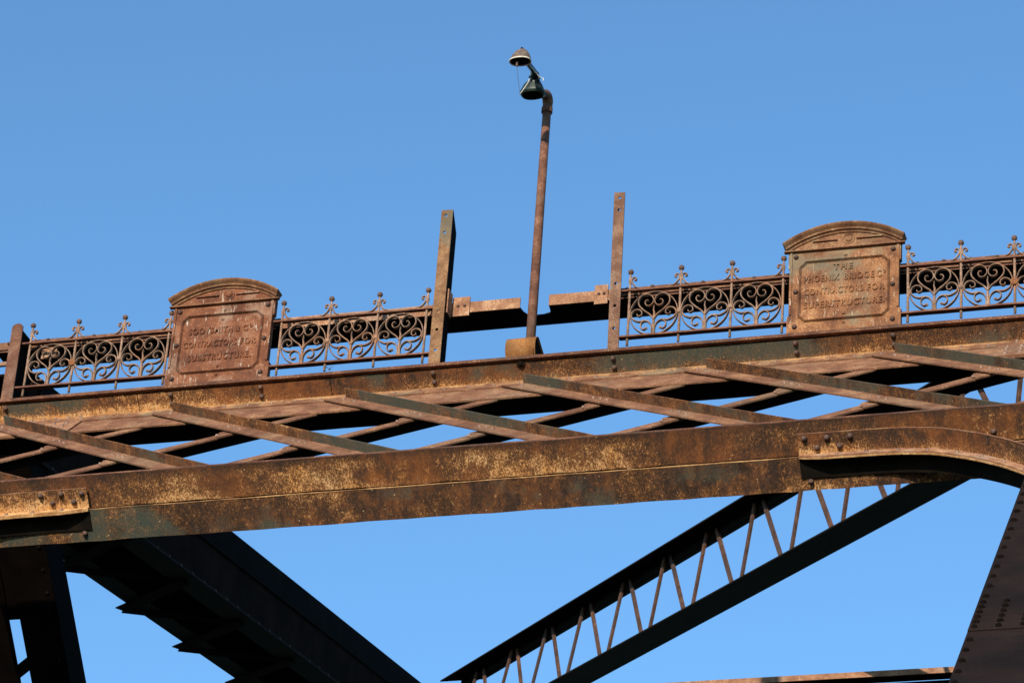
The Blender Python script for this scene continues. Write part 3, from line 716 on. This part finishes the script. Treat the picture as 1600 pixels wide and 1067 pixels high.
nameplate(1.675, 'plaqueR', [('THE', 1.592, 1.742, .492, .048, 'lettering'), ('PHOENIX', 1.368, 1.640, .400, .050, 'lettering'), ('BRIDGE', 1.675, 1.905, .400, .050, 'lettering'), ('C', 1.925, 1.962, .400, .050, 'lettering'), ('O', 1.968, 1.992, .430, .024, 'lettering'),
    ('CONTRACTORS', 1.372, 1.822, .288, .050, 'lettering'), ('FOR', 1.852, 1.985, .288, .050, 'lettering'), ('SUPERSTRUCTURE.', 1.370, 1.987, .172, .050, 'lettering')],
    'tan cast iron nameplate with arched cornice, lettered THE PHOENIX BRIDGE CO CONTRACTORS FOR SUPERSTRUCTURE', 'plaqueR')

# ------------------------------------------------------------------ posts
def post(xl, xr, ztop, holes, side, label, mat, shear=0.0, zside=None, group='tall drilled angle posts either side of the lamp'):
    T = thing('angle_post', ((xl + xr) / 2, 0, -.1), label, 'post', group)
    plate_holes('front_leg', [(xl, -.062), (xr, -.062), (xr + shear, ztop), (xl + shear, ztop + .004)], [(xl + (xr - xl) * f_ + shear * z / ztop, z, .0130) for f_, z in holes], .012, mat, T, -.036)
    xs = xr if side > 0 else xl
    zs = zside or ztop
    sl_ = [(xs, -.0235, -.066), (xs, .092, -.185), (xs + shear, .092, zs), (xs + shear, -.0235, ztop)]
    lg = add('side_leg', prism(sl_, (-.012 * side, 0, 0)), 'dark', T)  # side turned from the sun, its shade given by the dark material
    return T, lg
tl, lgL = post(-1.573, -1.478, 1.365, [(.42, 1.315), (.42, 1.16), (.50, .43), (.50, .27), (.52, .085)], 1,
               'left of the two tall drilled angle posts, mottled rust with slanted top', 'postL', 0.0, 1.217)
tr, lgR = post(-.142, -.056, 1.374, [(.55, 1.325), (.52, 1.215), (.5, .545), (.5, .345), (.5, .145)], -1,
               'right of the two tall drilled angle posts, narrow and streaked with grey', 'postR', -.020, 1.30)
bolts(lgL, [(-1.478, .04, z) for z in (.575, .545, .50, .47)], (1, 0, 0), .012, .012)
cl = add('clip_angle', box(-1.477, -1.465, .0, .10, .44, .655), 'beam', tl)
T0 = thing('angle_post', (-5.105, 0, -.1), 'short round-topped rusty post at the left end of the railing', 'post')
o_ = [(-5.155, -.062), (-5.055, -.062), (-5.060, .63)] + [(-5.1075 + .0475 * cos(a), .63 + .036 * sin(a)) for a in [pi * k / 8 for k in range(1, 8)]] + [(-5.155, .63)]
add('front_leg', prism([(x, -.036, z) for x, z in o_], (0, .012, 0)), 'pole', T0)
add('side_leg', prism([(-5.055, -.0235, -.066), (-5.055, .24, -.33), (-5.055, .24, .60), (-5.058, -.0235, .60)], (-.012, 0, 0)), 'dark', T0)  # unlit side of the post, darkened by its colour
T9 = thing('angle_post', (3.465, 0, -.1), 'short round-topped rusty post at the right end of the railing', 'post')
o_ = [(-1.64 - x, z) for x, z in o_]
add('front_leg', prism([(x, -.036, z) for x, z in o_], (0, .012, 0)), 'pole', T9)

# ------------------------------------------------------------------ beam behind the railing
TB = thing('angle_beam', (XC, .12, .49), 'long horizontal rusty angle beam behind the railing, notched round the lamp pole', 'beam')
zt, zb = .592, .497; BX0, BX1 = XL, 3.7
runs = [(BX0, -5.0), (-4.995, -2.9), (-2.895, -1.487), (-1.486, -.915), (-.682, -.16), (-.155, 1.7), (1.705, BX1)]
for a, b in runs: 
    dz = 0
    n = max(2, int((b - a) / .15)); vs, fs = [], []
    for i in range(n + 1):
        x = a + (b - a) * i / n; j = random.uniform(-.002, .002)
        vs += [(x, .12, zb), (x, .12, zt + j), (x, .133, zt + j), (x, .133, zb)]
    for i in range(n):
        q = i * 4
        for k in range(4): fs.append((q + k, q + 4 + k, q + 4 + (k + 1) % 4, q + (k + 1) % 4))
    fs += [(0, 1, 2, 3), (n * 4 + 3, n * 4 + 2, n * 4 + 1, n * 4)]
    fenced = b < -1.5 or a > -.2
    if fenced: vs = [v if k % 4 in (1, 2) else (v[0], v[1], .524) for k, v in enumerate(vs)]
    fl_ = add('front_leg', (vs, fs), 'strip_back' if fenced else 'beam', TB)
    if fenced:
        add('web_strip', box(a, b, .122, .132, zb + .002, .5235), 'dark', TB)  # shaded recess below the front leg, painted in as a near-black strip
        add('ledge', fbox(a + .03, b - .03, zb - .002, zb + .007, -.112, -.121, 10, .001, f=lambda x, v, w: Vector((x, -w, v))), 'rail', TB)
        rivets(fl_, [(x, .12, zt - .012 + random.uniform(-.003, .003)) for x in [a + .1 + .20 * k for k in range(int((b - a) / .20))]], (0, -1, 0), .016, .022, 'bolt')
notch = [(-.915, .134), (-.905, .20), (-.885, .245), (-.86, .262), (-.76, .262), (-.70, .24), (-.69, .20), (-.682, .134)]
leg = [(BX0, .134)] + notch + [(BX1, .134), (BX1, .405), (BX0, .415)]
add('rear_leg', prism([(x, y, zb) for x, y in leg], (0, 0, .013)), 'black_shade', TB)
for a, b in ((-1.464, -1.322), (-.312, -.206)):
    p = add('joint_plate', box(a, b, .106, .1195, .462, .632), 'beam', TB)
    bolts(p, [(a + (b - a) * f_, .106, .552) for f_ in (.33, .72)], (0, -1, 0), .014, .014)
add('joint_plate', box(-4.93, -4.80, .106, .1195, .40, .50), 'beam', TB)
add('lower_fillet', box(-5.33, -5.17, .10, .125, .365, .40), 'beam', TB)

# ------------------------------------------------------------------ lamp
LP = thing('street_lamp', (-.787, .05, 0), 'broken street lamp on a rusty pipe, its bell-shaped shade tipped up with loose wires', 'street lamp')
add('pole', tube([(-.785, .05, -.12), (-.786, .05, .6), (-.788, .05, 1.4), (-.789, .05, 2.30)], [.0375, .0370, .0355, .0340], 20), 'pole', LP, smooth=True)
add('coupling', tube([(-.789, .05, 2.255), (-.789, .05, 2.262), (-.789, .05, 2.305), (-.789, .05, 2.312)], [.036, .0455, .0455, .038], 18), 'pole', LP)
elb = smooth([(-.789, .05, 2.30), (-.786, .047, 2.345), (-.785, .025, 2.385), (-.790, -.02, 2.392), (-.802, -.09, 2.360), (-.815, -.16, 2.325)], 4)
add('elbow', tube(elb, [.040] * 5 + [.043] * 8 + [.038] * (len(elb) - 13), 16), 'pole', LP, smooth=True)
# lower housing: oval opening underneath, drawn in to a neck
def loft(secs, n=20, capb=True):
    vs, fs = [], []
    for (c, rx, ry, e) in secs:
        for k in range(n):
            a = 2 * pi * k / n; ca, sa = cos(a), sin(a)
            vs.append(Vector(c) + Vector((rx * math.copysign(abs(ca) ** e, ca), ry * math.copysign(abs(sa) ** e, sa), 0)))
    for i in range(len(secs) - 1):
        for k in range(n): a = i * n + k; b = i * n + (k + 1) % n; fs.append((a, b, b + n, a + n))
    fs.append(tuple(range((len(secs) - 1) * n, len(secs) * n)))
    if capb: fs.append(tuple(reversed(range(n))))
    return vs, fs
hb = add('ballast_housing', loft([((-.823, -.250, 2.232), .088, .064, .8), ((-.823, -.250, 2.246), .101, .076, .8), ((-.823, -.252, 2.262), .100, .074, .75), ((-.818, -.262, 2.315), .074, .060, .7), ((-.810, -.275, 2.332), .056, .050, .75),
     ((-.798, -.300, 2.342), .038, .036, 1), ((-.790, -.325, 2.358), .032, .032, 1), ((-.785, -.340, 2.380), .030, .030, 1)]), 'lamp_green', LP)
add('housing_shade_disc', loft([((-.823, -.250, 2.2315), .076, .053, .8), ((-.823, -.250, 2.234), .080, .057, .8)]), 'dark', hb)  # closed disc, darkened to look like the unlit inside
add('housing_plate', prism([(-.778, -.322, 2.262), (-.738, -.300, 2.252), (-.752, -.296, 2.302), (-.776, -.308, 2.312)], (.004, -.006, 0)), 'lamp_metal', LP)
add('arm', tube(smooth([(-.787, -.33, 2.36), (-.782, -.40, 2.360), (-.777, -.52, 2.325), (-.772, -.66, 2.285)], 4), [.026] * 4 + [.0225] * 9, 14), 'lamp_green', LP, smooth=True)
add('arm_bracket', join(box(-.815, -.757, -.375, -.325, 2.345, 2.372), sphere((-.822, -.36, 2.335), .011, 8, 6), sphere((-.750, -.35, 2.328), .010, 8, 6), box(-.76, -.745, -.36, -.33, 2.30, 2.345)), 'lamp_green', LP)
bell_c = Vector((-.800, -.700, 2.246))
secs = [(0, .086, .062), (.010, .087, .063), (.032, .080, .058), (.060, .068, .050), (.088, .050, .038), (.106, .030, .024), (.113, .012, .010)]
bl_ = add('bell_shade', loft([(bell_c + Vector((.004 * z * 20, 0, z)), rx, ry, .9) for z, rx, ry in secs], 24, False), 'lamp_metal', LP, smooth=True)
add('inner_shade', loft([(bell_c + Vector((0, 0, .004)), .078, .054, .9), (bell_c + Vector((0, 0, .05)), .062, .044, .9), (bell_c + Vector((0, 0, .085)), .04, .03, .9)], 20, False), 'black_shade', bl_)
rimp = [(bell_c + Vector((.085 * math.copysign(abs(cos(a)) ** .9, cos(a)), .061 * math.copysign(abs(sin(a)) ** .9, sin(a)), .002))) for a in [2 * pi * k / 28 for k in range(29)]]
add('rim', tube(rimp, .0056, 6), 'lamp_white', bl_)
tp = bell_c + Vector((.009, 0, 0))
add('finial_nut', join(tube([tp + Vector((0, 0, .108)), tp + Vector((0, 0, .120))], .015, 8), sphere(tp + Vector((-.004, 0, .126)), .010, 8, 6)), 'dark_warm', bl_)
add('bracket_tab', box(-.828, -.812, -.72, -.708, 2.195, 2.236), 'bolt', bl_)
def wire(pts, r): add('wire', tube(smooth(pts, 5), r, 5), 'wire', LP, smooth=True)
wire([(-.818, -.715, 2.205), (-.830, -.66, 2.19), (-.862, -.52, 2.195), (-.885, -.40, 2.19), (-.904, -.33, 2.197)], .0019)
wire([(-.904, -.33, 2.197), (-.87, -.345, 2.235), (-.84, -.345, 2.290), (-.825, -.35, 2.325)], .0030)
wire([(-.768, -.66, 2.262), (-.765, -.58, 2.290), (-.760, -.47, 2.318), (-.745, -.40, 2.325)], .0026)
wire([(-.778, -.44, 2.340), (-.755, -.40, 2.330), (-.735, -.37, 2.315), (-.714, -.35, 2.315), (-.712, -.35, 2.290)], .0033)
# bent sheet hood over the pole foot
HX0, HX1 = -.950, -.712
prof = smooth([(.004, -.075), (-.034, -.035), (-.058, .015), (-.058, .075), (-.034, .122), (.006, .147), (.040, .148), (.12, .118), (.25, .075), (.36, .035)], 4)
vs, fs = [], []
for y, z in prof: vs += [(HX0, y, z), (HX1, y, z + .003)]
n = len(prof)
fs = [(i * 2, i * 2 + 1, i * 2 + 3, i * 2 + 2) for i in range(n - 1)]
HD = thing('pole_base_hood', (-.83, 0, -.05), 'curved ochre rusty sheet bent over the foot of the lamp pole', 'cover')
h = add('curved_sheet', (vs, fs), 'ochre', HD, smooth=True)
md = h.modifiers.new('thick', 'SOLIDIFY'); md.thickness = .005; md.offset = -1
ins = Vector((0, 0, 0))
add('open_end_shade', prism([(HX1 - .012, y * .97, z - .006) for y, z in prof], (-.004, 0, 0)), 'dark', HD)  # dark sheet painted as the shade inside the hood's open end
# star-shaped nut under the flange below the lamp
sn = []
c = F(-.827, -.002, .150)
for k in range(8):
    a = 2 * pi * k / 8 + .2; d = Vector((1, 0, 0)) * cos(a) + NV * sin(a)
    sn.append(tube([c, c + d * .020 - TV * .010, c + d * .038 - TV * .006], [.009, .007, .002], 6))
sn.append(dome(c, -TV, .016, .03, 10, 3))
add('spiked_nut', join(*sn), 'black_shade', tops[2])
# dry weed caught on the edge
wd = []
for k in range(9):
    a = random.uniform(-1, 1); b = Vector((-2.36, -.075, -.045)); L = random.uniform(.03, .075)
    wd.append(tube([b, b + Vector((a * L * .5, -.01, L * .5)), b + Vector((a * L, -.015, L * random.uniform(.2, .8)))], [.0016, .0012, .0006], 4))
tag(add('dry_weed', join(*wd), 'weed'), 'small dry weed sprig caught on the rolled edge below the second railing panel', 'weed')
